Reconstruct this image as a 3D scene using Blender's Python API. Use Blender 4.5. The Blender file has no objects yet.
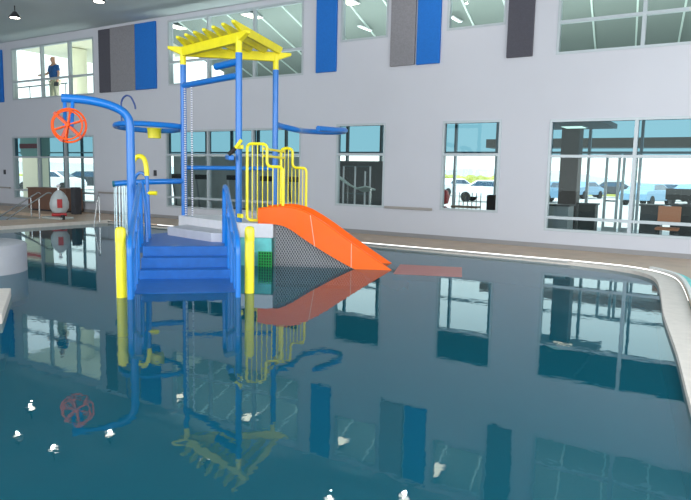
import bpy, bmesh, math, random
from mathutils import Vector, Matrix
random.seed(4)
S = bpy.context.scene
COL = S.collection

# ------------------------------------------------------------------ camera
YAW, PITCH, ROLL = [math.radians(a) for a in (31.971, 6.840, 1.208)]
F = 632.4
CAM = Vector((0, 0, 1.6))
cy, sy, cp, sp = math.cos(YAW), math.sin(YAW), math.cos(PITCH), math.sin(PITCH)
D = Vector((-sy*cp, cy*cp, -sp)); R0 = Vector((cy, sy, 0)); U0 = R0.cross(D)
cr, sr = math.cos(ROLL), math.sin(ROLL)
RR = cr*R0 + sr*U0; UU = -sr*R0 + cr*U0
cam = bpy.data.cameras.new('camera'); co = bpy.data.objects.new('camera', cam); COL.objects.link(co)
cam.sensor_width = 36; cam.lens = F/691*36; cam.clip_end = 500
M = Matrix((RR, UU, -D)).transposed().to_4x4(); M.translation = CAM
co.matrix_world = M
S.camera = co
def ray(x, y): return D + (x-345.5)/F*RR - (y-250)/F*UU
def at_z(x, y, z=0.0):
    v = ray(x, y); return CAM + v*((z-CAM.z)/v.z)
def at_y(x, y, Y):
    v = ray(x, y); return CAM + v*(Y/v.y)
def at_d(x, y, d): return CAM + ray(x, y)*d

# ------------------------------------------------------------------ world, lights, exposure
S.view_settings.view_transform = 'Standard'; S.view_settings.look = 'None'
S.view_settings.gamma = 1; S.view_settings.use_curve_mapping = False
S.view_settings.exposure = 0.06
def lin(c):
    c = c/255.0
    return c/12.92 if c <= 0.04045 else ((c+0.055)/1.055)**2.4
def rgb(r, g, b): return (lin(r), lin(g), lin(b), 1)
w = bpy.data.worlds.new('sky'); S.world = w; w.use_nodes = True
nt = w.node_tree; nt.nodes.clear()
o = nt.nodes.new('ShaderNodeOutputWorld'); bg = nt.nodes.new('ShaderNodeBackground')
tc = nt.nodes.new('ShaderNodeTexCoord'); sx = nt.nodes.new('ShaderNodeSeparateXYZ'); rp = nt.nodes.new('ShaderNodeValToRGB')
nt.links.new(tc.outputs['Generated'], sx.inputs[0]); nt.links.new(sx.outputs['Z'], rp.inputs[0])
e = rp.color_ramp.elements
e[0].position = 0.0; e[0].color = (0.95, 0.97, 0.96, 1)
e[1].position = 0.8; e[1].color = (0.55, 0.72, 0.90, 1)
n = e.new(0.3); n.color = (0.86, 0.94, 0.97, 1)
nt.links.new(rp.outputs[0], bg.inputs[0]); bg.inputs[1].default_value = 2.1
nt.links.new(bg.outputs[0], o.inputs[0])
V3 = Vector
def area(name, loc, target, sx_, sy_, power, col):
    L = bpy.data.lights.new(name, 'AREA'); L.shape = 'RECTANGLE'; L.size = sx_; L.size_y = sy_; L.energy = power; L.color = col
    ob = bpy.data.objects.new(name, L); COL.objects.link(ob); ob.location = loc
    ob.rotation_euler = (Vector(target)-Vector(loc)).to_track_quat('-Z', 'Y').to_euler()
    return ob
sun = bpy.data.lights.new('sun', 'SUN'); sun.energy = 4.5; sun.angle = math.radians(1); sun.color = (1, .98, .94)
so = bpy.data.objects.new('sun', sun); COL.objects.link(so); so.rotation_euler = V3((.25, .42, -1)).to_track_quat('-Z', 'Y').to_euler()
area('daylight_back_glazing', (-6, -5.8, 3.2), (-7, 10, 2.0), 18, 4.5, 900, (0.96, 0.97, 1.0))
area('area_right', (5.5, 4.0, 3.4), (-8, 11, 1.5), 8, 4.0, 420, (1.0, 0.96, 0.95))  # area light beyond the open right side of the hall

# ------------------------------------------------------------------ materials
MATS = {}
def mat(name, col, rough=0.5, metal=0.0, spec=0.5, noise=0.0, nscale=8.0, bump=0.0, bscale=60.0, emit=None, estr=0.0, coat=0.0):
    m = bpy.data.materials.new(name); m.use_nodes = True; t = m.node_tree; b = t.nodes['Principled BSDF']
    b.inputs['Base Color'].default_value = col; b.inputs['Roughness'].default_value = rough
    b.inputs['Metallic'].default_value = metal; b.inputs['Specular IOR Level'].default_value = spec
    b.inputs['Coat Weight'].default_value = coat
    g = t.nodes.new('ShaderNodeTexCoord')
    if noise > 0:
        nz = t.nodes.new('ShaderNodeTexNoise'); nz.inputs['Scale'].default_value = nscale; nz.inputs['Detail'].default_value = 5
        t.links.new(g.outputs['Object'], nz.inputs['Vector'])
        r = t.nodes.new('ShaderNodeValToRGB')
        r.color_ramp.elements[0].position = .3; r.color_ramp.elements[1].position = .7
        r.color_ramp.elements[0].color = tuple(c*(1-noise) for c in col[:3])+(1,)
        r.color_ramp.elements[1].color = tuple(min(1, c*(1+noise)) for c in col[:3])+(1,)
        t.links.new(nz.outputs[0], r.inputs[0]); t.links.new(r.outputs[0], b.inputs['Base Color'])
    if bump > 0:
        nz = t.nodes.new('ShaderNodeTexNoise'); nz.inputs['Scale'].default_value = bscale
        t.links.new(g.outputs['Object'], nz.inputs['Vector'])
        bp = t.nodes.new('ShaderNodeBump'); bp.inputs['Strength'].default_value = bump; bp.inputs['Distance'].default_value = .01
        t.links.new(nz.outputs[0], bp.inputs['Height']); t.links.new(bp.outputs[0], b.inputs['Normal'])
    if emit:
        b.inputs['Emission Color'].default_value = emit; b.inputs['Emission Strength'].default_value = estr
    MATS[name] = m; return m
m_wall = mat('painted_wall', rgb(192, 195, 204), .6, noise=.02, nscale=.6, bump=.05, bscale=40)
m_ceil = mat('ceiling_deck', rgb(186, 198, 200), .8, noise=.04, nscale=.5)
m_deck = mat('deck_tile', rgb(190, 166, 144), .45, noise=.10, nscale=3, bump=.05)
m_curb = mat('curb_stone', rgb(214, 206, 198), .5, noise=.06, nscale=10)
m_coping = mat('coping_white', rgb(225, 226, 224), .4)
m_base = mat('baseboard_grey', rgb(138, 138, 140), .5)
m_blue = mat('blue_paint', rgb(14, 118, 208), .30, noise=.05, nscale=4, coat=.25)
m_bluestep = mat('blue_step', rgb(8, 98, 182), .45, noise=.08, nscale=9, coat=.1)
m_dkblue = mat('dark_blue', rgb(18, 60, 130), .35)
m_yel = mat('yellow_paint', rgb(250, 236, 30), .35, noise=.04, nscale=5, coat=.3)
m_yel2 = mat('yellow_timber', rgb(248, 234, 30), .45, noise=.06, nscale=5)
m_or = mat('orange_slide', rgb(255, 104, 6), .4, noise=.03, nscale=3, coat=.15, spec=.3)
m_or2 = mat('orange_wheel', rgb(255, 92, 6), .45, spec=.3)
m_or3 = mat('dark_orange', rgb(190, 60, 20), .4)
m_white = mat('white_panel', rgb(222, 222, 228), .4, noise=.03)
m_grey = mat('grey_platform', rgb(196, 198, 208), .5, noise=.05, nscale=6)
m_teal = mat('teal_skirt', rgb(112, 210, 208), .5, noise=.22, nscale=4)
m_net = mat('grey_net', rgb(196, 198, 204), .45)
m_green = mat('green_crate', rgb(26, 176, 80), .4)
m_black = mat('black', rgb(16, 17, 20), .5)
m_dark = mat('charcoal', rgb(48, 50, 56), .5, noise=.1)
m_pblue = mat('panel_blue', rgb(12, 104, 190), .8, noise=.06, nscale=30)
m_pgrey = mat('panel_grey', rgb(128, 128, 134), .85, noise=.10, nscale=30)
m_pdark = mat('panel_charcoal', rgb(74, 74, 84), .85, noise=.08, nscale=30)
m_frame = mat('window_frame_metal', rgb(172, 182, 188), .4, metal=.2)
m_frame_d = mat('dark_mullion', rgb(60, 84, 90), .4)
m_brown = mat('brown_laminate', rgb(104, 74, 58), .5, noise=.12, nscale=6)
m_col = mat('brown_column_cladding', rgb(52, 36, 34), .55, noise=.2, nscale=7)
m_steel = mat('stainless_steel', rgb(190, 192, 192), .25, metal=.9)
m_rail = mat('rail_greybrown', rgb(150, 146, 142), .4)
m_lamp = mat('lamp_glow', rgb(255, 245, 230), .5, emit=(1, .93, .82, 1), estr=5)
m_warm = mat('troffer_glow', rgb(255, 240, 220), .5, emit=(1, .80, .58, 1), estr=5)
m_strip = mat('strip_glow', rgb(255, 255, 255), .5, emit=(.85, 1, .95, 1), estr=3)
m_upceil = mat('upper_room_ceiling', rgb(122, 134, 130), .8)
m_rib = mat('ceiling_rib', rgb(200, 216, 210), .6)
m_lobby = mat('lobby_wall', rgb(176, 182, 184), .7)
m_lobfl = mat('lobby_floor', rgb(132, 136, 134), .35, noise=.1, nscale=2)
m_cream = mat('cream_paint', rgb(232, 230, 205), .7)
m_asph = mat('asphalt', rgb(190, 190, 186), .8, noise=.08, nscale=.4)
m_grass = mat('verge', rgb(176, 178, 96), .9, noise=.2, nscale=1)
m_hill = mat('far_ground', rgb(170, 186, 190), .9, noise=.1, nscale=.1)
m_carw = mat('car_white', rgb(232, 236, 240), .3)
m_carb = mat('car_blue', rgb(120, 160, 190), .3)
m_card = mat('car_dark', rgb(50, 56, 62), .3)
m_glassd = mat('car_glass', rgb(40, 70, 92), .1)
m_tyre = mat('tyre', rgb(24, 24, 26), .8)
m_red = mat('red_paint', rgb(190, 50, 48), .5)
m_stone = mat('cylinder_stone', rgb(176, 178, 184), .6, noise=.04, nscale=5)
m_floor = mat('pool_floor', rgb(24, 120, 135), .6, noise=.08, nscale=1.5)
m_skin = mat('skin', rgb(205, 150, 125), .5)
m_shirt = mat('blue_shirt', rgb(22, 84, 150), .8)
m_khaki = mat('khaki_trousers', rgb(196, 192, 168), .8)
m_hair = mat('hair', rgb(120, 105, 90), .8)
m_bead = mat('bead_white', rgb(235, 238, 245), .4)
m_rope = mat('rope', rgb(90, 95, 140), .8)
m_ter = mat('terracotta', rgb(190, 120, 84), .6)

def glass_mat(name, tint, refl, gcol=(.45, .55, .55, 1)):
    m = bpy.data.materials.new(name); m.use_nodes = True; t = m.node_tree; t.nodes.clear()
    out = t.nodes.new('ShaderNodeOutputMaterial'); mx = t.nodes.new('ShaderNodeMixShader')
    tr = t.nodes.new('ShaderNodeBsdfTransparent'); tr.inputs[0].default_value = tint
    gl = t.nodes.new('ShaderNodeBsdfGlossy'); gl.inputs['Roughness'].default_value = .01; gl.inputs[0].default_value = gcol
    fr = t.nodes.new('ShaderNodeFresnel'); fr.inputs[0].default_value = refl
    t.links.new(fr.outputs[0], mx.inputs[0]); t.links.new(tr.outputs[0], mx.inputs[1]); t.links.new(gl.outputs[0], mx.inputs[2])
    t.links.new(mx.outputs[0], out.inputs[0]); return m
m_glass = glass_mat('window_glass', (.84, .93, .92, 1), 1.4)
m_clear = glass_mat('clear_glass', (.92, .97, .96, 1), 1.3)
m_bluegl = glass_mat('blue_tinted_glass', (.12, .26, .32, 1), 1.4)

m_water = bpy.data.materials.new('pool_water'); m_water.use_nodes = True
t = m_water.node_tree; t.nodes.clear()
out = t.nodes.new('ShaderNodeOutputMaterial'); mx = t.nodes.new('ShaderNodeMixShader'); m2 = t.nodes.new('ShaderNodeMixShader')
tr = t.nodes.new('ShaderNodeBsdfTransparent'); tr.inputs[0].default_value = (.35, .78, .82, 1)
df = t.nodes.new('ShaderNodeBsdfDiffuse'); df.inputs[0].default_value = rgb(18, 92, 110)
gl = t.nodes.new('ShaderNodeBsdfGlossy'); gl.inputs['Roughness'].default_value = .012; gl.inputs[0].default_value = (.82, .90, .94, 1)
fr = t.nodes.new('ShaderNodeFresnel'); fr.inputs[0].default_value = 1.36
tc = t.nodes.new('ShaderNodeTexCoord'); mp = t.nodes.new('ShaderNodeMapping'); mp.inputs['Scale'].default_value = (1, 1, 1)
nz = t.nodes.new('ShaderNodeTexNoise'); nz.inputs['Scale'].default_value = 8.0; nz.inputs['Detail'].default_value = 2
bp = t.nodes.new('ShaderNodeBump'); bp.inputs['Strength'].default_value = .10; bp.inputs['Distance'].default_value = .0045
t.links.new(tc.outputs['Object'], mp.inputs[0]); t.links.new(mp.outputs[0], nz.inputs['Vector']); t.links.new(nz.outputs[0], bp.inputs['Height'])
t.links.new(bp.outputs[0], gl.inputs['Normal'])
m2.inputs[0].default_value = .66
t.links.new(tr.outputs[0], m2.inputs[1]); t.links.new(df.outputs[0], m2.inputs[2])
t.links.new(fr.outputs[0], mx.inputs[0]); t.links.new(m2.outputs[0], mx.inputs[1]); t.links.new(gl.outputs[0], mx.inputs[2])
t.links.new(mx.outputs[0], out.inputs[0])

# ------------------------------------------------------------------ mesh helpers
def V(*a): return Vector(a)
def box(bm, x0, x1, y0, y1, z0, z1):
    vs = [bm.verts.new((x, y, z)) for z in (z0, z1) for x, y in ((x0, y0), (x1, y0), (x1, y1), (x0, y1))]
    for f in ((3, 2, 1, 0), (4, 5, 6, 7), (0, 1, 5, 4), (1, 2, 6, 5), (2, 3, 7, 6), (3, 0, 4, 7)):
        bm.faces.new([vs[i] for i in f])
def bar(bm, a, b, wd, ht, up=V(0, 0, 1)):
    """box beam from a to b"""
    a = Vector(a); b = Vector(b); d = (b-a).normalized(); s = d.cross(up)
    if s.length < 1e-4: s = d.cross(V(1, 0, 0))
    s.normalize(); u = s.cross(d)
    vs = [bm.verts.new(p+s*i*wd/2+u*j*ht/2) for p in (a, b) for i, j in ((-1, -1), (1, -1), (1, 1), (-1, 1))]
    for f in ((3, 2, 1, 0), (4, 5, 6, 7), (0, 1, 5, 4), (1, 2, 6, 5), (2, 3, 7, 6), (3, 0, 4, 7)):
        bm.faces.new([vs[i] for i in f])
def prism(bm, pts, z0, z1):
    a = [bm.verts.new((p[0], p[1], z0)) for p in pts]; b = [bm.verts.new((p[0], p[1], z1)) for p in pts]
    n = len(pts)
    bm.faces.new(a[::-1]); bm.faces.new(b)
    for i in range(n): bm.faces.new((a[i], a[(i+1) % n], b[(i+1) % n], b[i]))
def round_path(pts, rad=.08, n=6, closed=False):
    pts = [Vector(p) for p in pts]; out = []
    N = len(pts)
    for i, p in enumerate(pts):
        if not closed and i in (0, N-1): out.append(p); continue
        a = pts[(i-1) % N]; b = pts[(i+1) % N]
        r = min(rad, (a-p).length*.49, (b-p).length*.49)
        p0 = p+(a-p).normalized()*r; p1 = p+(b-p).normalized()*r
        for k in range(n+1):
            s = k/n; out.append(p0*(1-s)**2+p*2*s*(1-s)+p1*s*s)
    return out
def catmull(pts, n=8, closed=False):
    pts = [Vector(p) for p in pts]; N = len(pts); out = []
    rng = range(N) if closed else range(N-1)
    for i in rng:
        if closed: p0, p1, p2, p3 = pts[(i-1) % N], pts[i], pts[(i+1) % N], pts[(i+2) % N]
        else: p0, p1, p2, p3 = pts[max(i-1, 0)], pts[i], pts[i+1], pts[min(i+2, N-1)]
        for k in range(n):
            t_ = k/n
            out.append(.5*((2*p1)+(p2-p0)*t_+(2*p0-5*p1+4*p2-p3)*t_*t_+(3*p1-p0-3*p2+p3)*t_**3))
    if not closed: out.append(pts[-1])
    return out
def tube(bm, pts, r, seg=10, closed=False):
    pts = [Vector(p) for p in pts]; N = len(pts); rings = []
    nrm = None
    for i, p in enumerate(pts):
        if closed: d = pts[(i+1) % N]-pts[(i-1) % N]
        else: d = pts[min(i+1, N-1)]-pts[max(i-1, 0)]
        d.normalize()
        if nrm is None:
            nrm = d.cross(V(0, 0, 1))
            if nrm.length < .1: nrm = d.cross(V(1, 0, 0))
        nrm = (nrm-d*nrm.dot(d)).normalized(); bn = d.cross(nrm)
        rr = r[i] if isinstance(r, (list, tuple)) else r
        rings.append([bm.verts.new(p+(nrm*math.cos(2*math.pi*k/seg)+bn*math.sin(2*math.pi*k/seg))*rr) for k in range(seg)])
    for i in range(N if closed else N-1):
        A = rings[i]; B = rings[(i+1) % N]
        for k in range(seg): bm.faces.new((A[k], A[(k+1) % seg], B[(k+1) % seg], B[k]))
    if not closed:
        bm.faces.new(rings[0][::-1]); bm.faces.new(rings[-1])
def lathe(bm, prof, c=(0, 0, 0), seg=32, zaxis=V(0, 0, 1)):
    q = zaxis.to_track_quat('Z', 'Y'); c = Vector(c); rings = []
    for r_, z in prof:
        rings.append([bm.verts.new(c+q@V(r_*math.cos(2*math.pi*k/seg), r_*math.sin(2*math.pi*k/seg), z)) for k in range(seg)])
    for i in range(len(rings)-1):
        for k in range(seg): bm.faces.new((rings[i][k], rings[i][(k+1) % seg], rings[i+1][(k+1) % seg], rings[i+1][k]))
    bm.faces.new(rings[0][::-1]); bm.faces.new(rings[-1])
def obj(name, bm, m, parent=None, smooth=True, bevel=0.0):
    bmesh.ops.recalc_face_normals(bm, faces=bm.faces)
    me = bpy.data.meshes.new(name); bm.to_mesh(me); bm.free(); me.materials.append(m)
    ob = bpy.data.objects.new(name, me); COL.objects.link(ob)
    if smooth:
        me.shade_smooth()
        md = ob.modifiers.new('es', 'EDGE_SPLIT'); md.split_angle = math.radians(35)
    if bevel > 0:
        b = ob.modifiers.new('bv', 'BEVEL'); b.width = bevel; b.segments = 2; b.limit_method = 'ANGLE'
        ob.modifiers.move(len(ob.modifiers)-1, 0)
    if parent:
        wl = parent.location.copy(); pp = parent.parent
        if parent.type != 'EMPTY': wl = Vector((0, 0, 0)) + (pp.location if pp and False else Vector((0, 0, 0)))
        elif pp: wl = wl + pp.location
        ob.parent = parent; ob.matrix_parent_inverse = Matrix.Translation(-wl)
    return ob
def tag(ob, label, cat, group=None):
    ob['label'] = label; ob['category'] = cat
    if group: ob['group'] = group
    return ob
def flat(name, bm, m, parent=None, up=V(0, 0, 1)):
    bm.normal_update()
    for f_ in bm.faces:
        if f_.normal.dot(up) < 0: f_.normal_flip()
    me = bpy.data.meshes.new(name); bm.to_mesh(me); bm.free(); me.materials.append(m)
    ob = bpy.data.objects.new(name, me); COL.objects.link(ob)
    if parent: ob.parent = parent; ob.matrix_parent_inverse = Matrix.Translation(-parent.location)
    return ob
def thing(name, label, cat, loc, group=None):
    ob = bpy.data.objects.new(name, None); COL.objects.link(ob); ob.location = loc; ob.empty_display_size = .1
    return tag(ob, label, cat, group)
def dup(root, loc, label=None, rotz=None):
    r = root.copy(); COL.objects.link(r); r.location = loc
    if rotz is not None: r.rotation_euler = (0, 0, rotz)
    if label: r['label'] = label
    for ch in list(root.children):
        c = ch.copy(); COL.objects.link(c); c.parent = r
        for g in ch.children:
            d = g.copy(); COL.objects.link(d); d.parent = c
    return r
def struct(name, bm, m, parent=None, smooth=False):
    ob = obj(name, bm, m, parent, smooth); 
    if not parent: ob['kind'] = 'structure'
    return ob
def sempty(name, loc):
    ob = bpy.data.objects.new(name, None); COL.objects.link(ob); ob.location = loc; ob['kind'] = 'structure'; return ob
NB = bmesh.new

# ------------------------------------------------------------------ structure
YW = 14.084; WT = .22; ZD = .08
wins = [  # x0,x1,z0,z1, mullions, transoms
    (-24.05, -19.10, .40, 2.76, (-22.38, -20.74), (1.99, .74)),
    (-15.55, -10.28, .44, 2.84, (-13.75, -12.0), (2.09, .76)),
    (-9.15, -7.68, .77, 2.89, (), (2.11,)),
    (-6.15, -4.72, .79, 2.89, (), (2.11,)),
    (-3.66, 1.55, .46, 2.86, (-1.935, -.2), (2.08, .755)),
    (-23.88, -18.99, 4.12, 6.03, (-22.0, -20.37), (4.80,)),
    (-15.40, -10.24, 4.21, 6.16, (-13.72, -11.96), (4.91,)),
    (-9.07, -7.69, 4.95, 6.16, (), ()),
    (-6.14, -4.74, 4.95, 6.16, (), ()),
    (-3.62, 1.55, 4.21, 6.16, (-1.94, -.2), (4.88,)),
]
bm = NB()
xs = sorted({-27.0, 4.0} | {v for q in wins for v in q[:2]}); zs = sorted({0.0, 6.3} | {v for q in wins for v in q[2:4]})
def hole(i, j):
    if not (0 <= i < len(xs)-1 and 0 <= j < len(zs)-1): return False
    x = (xs[i]+xs[i+1])/2; z = (zs[j]+zs[j+1])/2
    return any(q[0] < x < q[1] and q[2] < z < q[3] for q in wins)
def quad(bm, *p): bm.faces.new([bm.verts.new(v) for v in p])
y0, y1 = YW, YW+WT
for i in range(len(xs)-1):
    for j in range(len(zs)-1):
        if hole(i, j): continue
        a, b, c, d = xs[i], xs[i+1], zs[j], zs[j+1]
        quad(bm, (a, y0, c), (b, y0, c), (b, y0, d), (a, y0, d)); quad(bm, (b, y1, c), (a, y1, c), (a, y1, d), (b, y1, d))
        if hole(i-1, j) or i == 0: quad(bm, (a, y0, c), (a, y0, d), (a, y1, d), (a, y1, c))
        if hole(i+1, j) or i == len(xs)-2: quad(bm, (b, y0, c), (b, y1, c), (b, y1, d), (b, y0, d))
        if hole(i, j-1): quad(bm, (a, y0, c), (a, y1, c), (b, y1, c), (b, y0, c))
        if hole(i, j+1): quad(bm, (a, y0, d), (b, y0, d), (b, y1, d), (a, y1, d))
ob = bpy.data.objects.new('wall_back', bpy.data.meshes.new('wall_back')); bm.to_mesh(ob.data); bm.free(); ob.data.materials.append(m_wall); COL.objects.link(ob); ob['kind'] = 'structure'

for k, (a, b, c, d, mus, trs) in enumerate(wins):
    wdw = sempty('window_%d' % (k+1), ((a+b)/2, YW+.06, c))
    bm = NB(); f = .055; yy0, yy1 = YW-.012, YW+.12
    box(bm, a, a+f, yy0, yy1, c, d); box(bm, b-f, b, yy0, yy1, c, d); box(bm, a+f, b-f, yy0, yy1, c, c+f); box(bm, a+f, b-f, yy0, yy1, d-f, d)
    obj('window_frame', bm, m_frame, wdw, False)
    for x in mus:
        bm = NB(); box(bm, x-.035, x+.035, yy0+.004, yy1, c+f, d-f); obj('mullion', bm, m_frame, wdw, False)
    xe = [a+f]+[v for x in mus for v in (x-.035, x+.035)]+[b-f]
    for z in trs:
        bm = NB()
        for q in range(0, len(xe), 2): box(bm, xe[q], xe[q+1], yy0+.006, yy1-.01, z-.03, z+.03)
        obj('transom', bm, m_frame, wdw, False)
    zc_ = trs[0] if (k < 5) else d-.02
    bm = NB(); quad(bm, (a+.02, YW+.07, c+.02), (b-.02, YW+.07, c+.02), (b-.02, YW+.07, zc_), (a+.02, YW+.07, zc_))
    flat('pane', bm, m_glass, wdw, V(0, -1, 0))
    if k < 5:
        bm = NB(); quad(bm, (a+.02, YW+.07, zc_), (b-.02, YW+.07, zc_), (b-.02, YW+.07, d-.02), (a+.02, YW+.07, d-.02))
        flat('tinted_pane', bm, m_bluegl, wdw, V(0, -1, 0))

bm = NB(); box(bm, -27, 4, YW-.02, YW, ZD, ZD+.10); struct('baseboard_back', bm, m_base)
bm = NB(); box(bm, -27.2, -27, -6, YW+WT, 0, 6.3); struct('wall_left', bm, m_wall)
bm = NB(); box(bm, -27, 4, -6, YW+WT, 6.3, 6.4); struct('ceiling', bm, m_ceil)
# pool basin
bm = NB(); box(bm, -26.9, 3.2, -5, 12.6, -.62, -.5); struct('floor_pool', bm, m_floor)

# far deck, right curb (inner edge measured along the water line)
inner = [(-16.1, 12.2), (-12, 12.2), (-6.76, 12.2), (-4.6, 12.22), (-3.27, 12.2), (-2.2, 12.05), (-1.6, 11.82), (-1.25, 11.45), (-1.05, 10.9), (-.88, 9.8), (-.70, 8.3), (-.53, 7.2), (-.38, 6.25), (-.2, 4.93), (.05, 3.2), (.4, .8), (.8, -2), (1.2, -5)]
iv = [Vector((x, y, 0)) for x, y in catmull([(a, b, 0) for a, b in inner], 4) for x, y in ((x, y),)] if False else [Vector(v) for v in catmull([(a, b, 0) for a, b in inner], 4)]
def offset(line, dd):
    out = []
    for i, p in enumerate(line):
        d = (line[min(i+1, len(line)-1)]-line[max(i-1, 0)]).normalized()
        out.append(p+V(-d.y, d.x, 0)*dd)
    return out
def ribbon(bm, A, B, z0, z1):
    n = len(A)
    a0 = [bm.verts.new((p.x, p.y, z0)) for p in A]; a1 = [bm.verts.new((p.x, p.y, z1)) for p in A]
    b0 = [bm.verts.new((p.x, p.y, z0)) for p in B]; b1 = [bm.verts.new((p.x, p.y, z1)) for p in B]
    for i in range(n-1):
        bm.faces.new((a1[i], a1[i+1], b1[i+1], b1[i])); bm.faces.new((a0[i], a0[i+1], a1[i+1], a1[i]))
        bm.faces.new((b0[i], b0[i+1], b1[i+1], b1[i])); bm.faces.new((a0[i], a0[i+1], b0[i+1], b0[i]))
    bm.faces.new((a0[0], a1[0], b1[0], b0[0])); bm.faces.new((a0[-1], a1[-1], b1[-1], b0[-1]))
kc = next(i for i, p in enumerate(iv) if p.x > -2.2)
# thin white coping along the straight far edge, wide stone curb round the right side
wid = [0.09 if i < kc-6 else min(.31, .09+(i-kc+6)*.03) for i in range(len(iv))]
off = []
for i, p in enumerate(iv):
    d = (iv[min(i+1, len(iv)-1)]-iv[max(i-1, 0)]).normalized(); off.append(p+V(-d.y, d.x, 0)*wid[i])
bm = NB(); ribbon(bm, iv, off, -.5, .06); struct('floor_coping', bm, m_curb)
bm = NB(); ribbon(bm, iv[:kc-2], [p+V(0, .05, 0) for p in iv[:kc-2]], .03, .066); struct('trim_8', bm, m_coping)
ed = [p.copy() for p in off]
# deck between curb and wall
bm = NB()
e0 = [bm.verts.new((p.x, p.y, ZD)) for p in ed]
o0 = [bm.verts.new((p.x if p.y > 11.6 else 4.0, YW if p.y > 11.6 else p.y, ZD)) for p in ed]
for i in range(len(ed)-1):
    bm.faces.new((e0[i], e0[i+1], o0[i+1], o0[i]))
bm.faces.new([bm.verts.new(v) for v in ((ed[-1].x, -5, ZD), (4, -5, ZD), (4, -6, ZD), (ed[-1].x, -6, ZD))])
j = next(i for i, p in enumerate(ed) if p.y <= 11.6)
bm.faces.new((o0[j-1], o0[j], bm.verts.new((4, YW, ZD))))
struct('floor_deck', bm, m_deck)
# drain channel with white rim just outside the curb
kk = [i for i in range(len(off)) if off[i].x > -1.4 and off[i].y > -4]
dr = [off[i] for i in kk]
bm = NB(); ribbon(bm, [p+V(.02, .0, 0) for p in dr], [p+V(.07, .03, 0) for p in dr], .08, .125); struct('trim_4', bm, m_coping)
bm = NB(); ribbon(bm, [p+V(.075, .03, 0) for p in dr], [p+V(.17, .06, 0) for p in dr], .075, .095); struct('trim_5', bm, m_teal)
# left part of the deck and the side basin
bm = NB()
box(bm, -18.0, -16.1, 7.2, YW, -.5, ZD); box(bm, -27, -18.0, 12.4, YW, -.5, ZD); box(bm, -27, -16.1, 6.2, 7.2, -.5, ZD)
box(bm, -16.1, -16.0, 12.3, YW, -.5, ZD)
struct('floor_left_deck', bm, m_deck)
bm = NB(); box(bm, -27, -18.0, 7.2, 12.4, -.2, -.15); struct('floor_side_basin', bm, mat('basin_tile', rgb(90, 160, 185), .4, noise=.08))
bm = NB(); box(bm, -16.1, -16.0, 6.2, 12.3, -.5, ZD+.01); struct('trim_6', bm, m_curb)
# water sheet
bm = NB()
wp = [(-26.9, -5), (-26.9, 6.2), (-16.0, 6.2), (-16.0, 12.2)]+[(p.x, p.y) for p in iv if p.x > -16]
bm.faces.new([bm.verts.new((x, y, 0)) for x, y in wp]); bmesh.ops.triangulate(bm, faces=bm.faces)
wt = flat('pool_water', bm, m_water); tag(wt, 'still teal water of the indoor pool mirroring wall and windows', 'water'); wt['kind'] = 'stuff'
bm = NB(); box(bm, -27, -18.0, 7.2, 12.4, -.03, -.02)
wt = obj('basin_water', bm, m_water, None, False); tag(wt, 'strip of blue water in the side basin at far left behind the sloped handrails', 'water'); wt['kind'] = 'stuff'

# ------------------------------------------------------------------ building beyond the wall
YF = 19.0
bm = NB(); box(bm, -48, 6, YW+WT, YF+.2, -.1, ZD); struct('floor_lobby', bm, m_lobfl)
bm = NB(); box(bm, -48, 6, YW+WT, YF+.1, 3.35, 3.9); struct('ceiling_lobby', bm, m_lobby)
bm = NB(); box(bm, -4.95, -3.05, YW+WT, 18.7, 2.98, 3.1); struct('ceiling_lobby_soffit', bm, m_lobby)
# street facade mullions and glass
fac = sempty('window_11', (-20, YF, ZD))
for x in [v*1.35-47 for v in range(40)]:
    bm = NB(); box(bm, x-.035, x+.035, YF, YF+.12, ZD, 3.35); obj('mullion', bm, m_frame if x > -9 else m_frame_d, fac, False)
for z in (2.35,):
    bm = NB(); box(bm, -48, 6, YF-.01, YF+.13, z-.03, z+.03); obj('transom', bm, m_frame, fac, False)
bm = NB(); quad(bm, (-48, YF+.06, ZD), (6, YF+.06, ZD), (6, YF+.06, 2.35), (-48, YF+.06, 2.35)); flat('pane', bm, m_clear, fac, V(0, -1, 0))
bm = NB(); quad(bm, (-48, YF+.06, 2.35), (6, YF+.06, 2.35), (6, YF+.06, 3.35), (-48, YF+.06, 3.35)); flat('pane', bm, m_clear, fac, V(0, -1, 0))
# entrance canopy outside
bm = NB(); box(bm, -9, 8, 25, 26, 2.78, 3.12); ob = obj('entrance_canopy', bm, m_brown, None, False); c1 = tag(ob, 'long brown canopy beam outside above the entrance, seen through right window', 'canopy')
for x in (-8.6, 7.4):
    bm = NB(); tube(bm, [(x, 25.5, 0), (x, 25.5, 2.8)], .12, 12); obj('post', bm, m_brown, ob)
# upper floor
def upz(y): return 6.55-.245*(y-14.3)
bm = NB(); box(bm, -48, -17.5, YW+WT, 14.9, 6.56, 6.65); bar(bm, (-5.75, YW+WT+.01, upz(YW+WT)+.05), (-5.75, 19.8, upz(19.8)+.05), 23.5, .1); struct('ceiling_upper_room', bm, m_upceil)
bm = NB(); box(bm, -18.4, 6, 19.8, 20, 3.9, 6.6); struct('wall_upper_back', bm, mat('upper_wall', rgb(112, 120, 120), .8))
bm = NB(); box(bm, -17.2, -17.1, YW+WT+.4, 19.8, 3.9, 6.55); 
bm.clear()
box(bm, -25.72, -17.6, YW+WT, 19.6, 6.40, 6.54); struct('ceiling_terrace', bm, m_cream)
# ribs of the upper ceiling
for i in range(16):
    x = -15.8+i*1.05; bm = NB(); dx = -math.tan(math.radians(8))*5.2
    bar(bm, (x, YW+WT+.03, upz(YW+WT)-.02), (x+dx, 19.7, upz(19.7)-.02), .045, .04); ob = obj('ceiling_rib', bm, m_rib, None, False)
    tag(ob, 'pale linear rib under the upper room ceiling seen through the upper windows', 'ceiling rib', 'ceiling ribs of the upper room')
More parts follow.
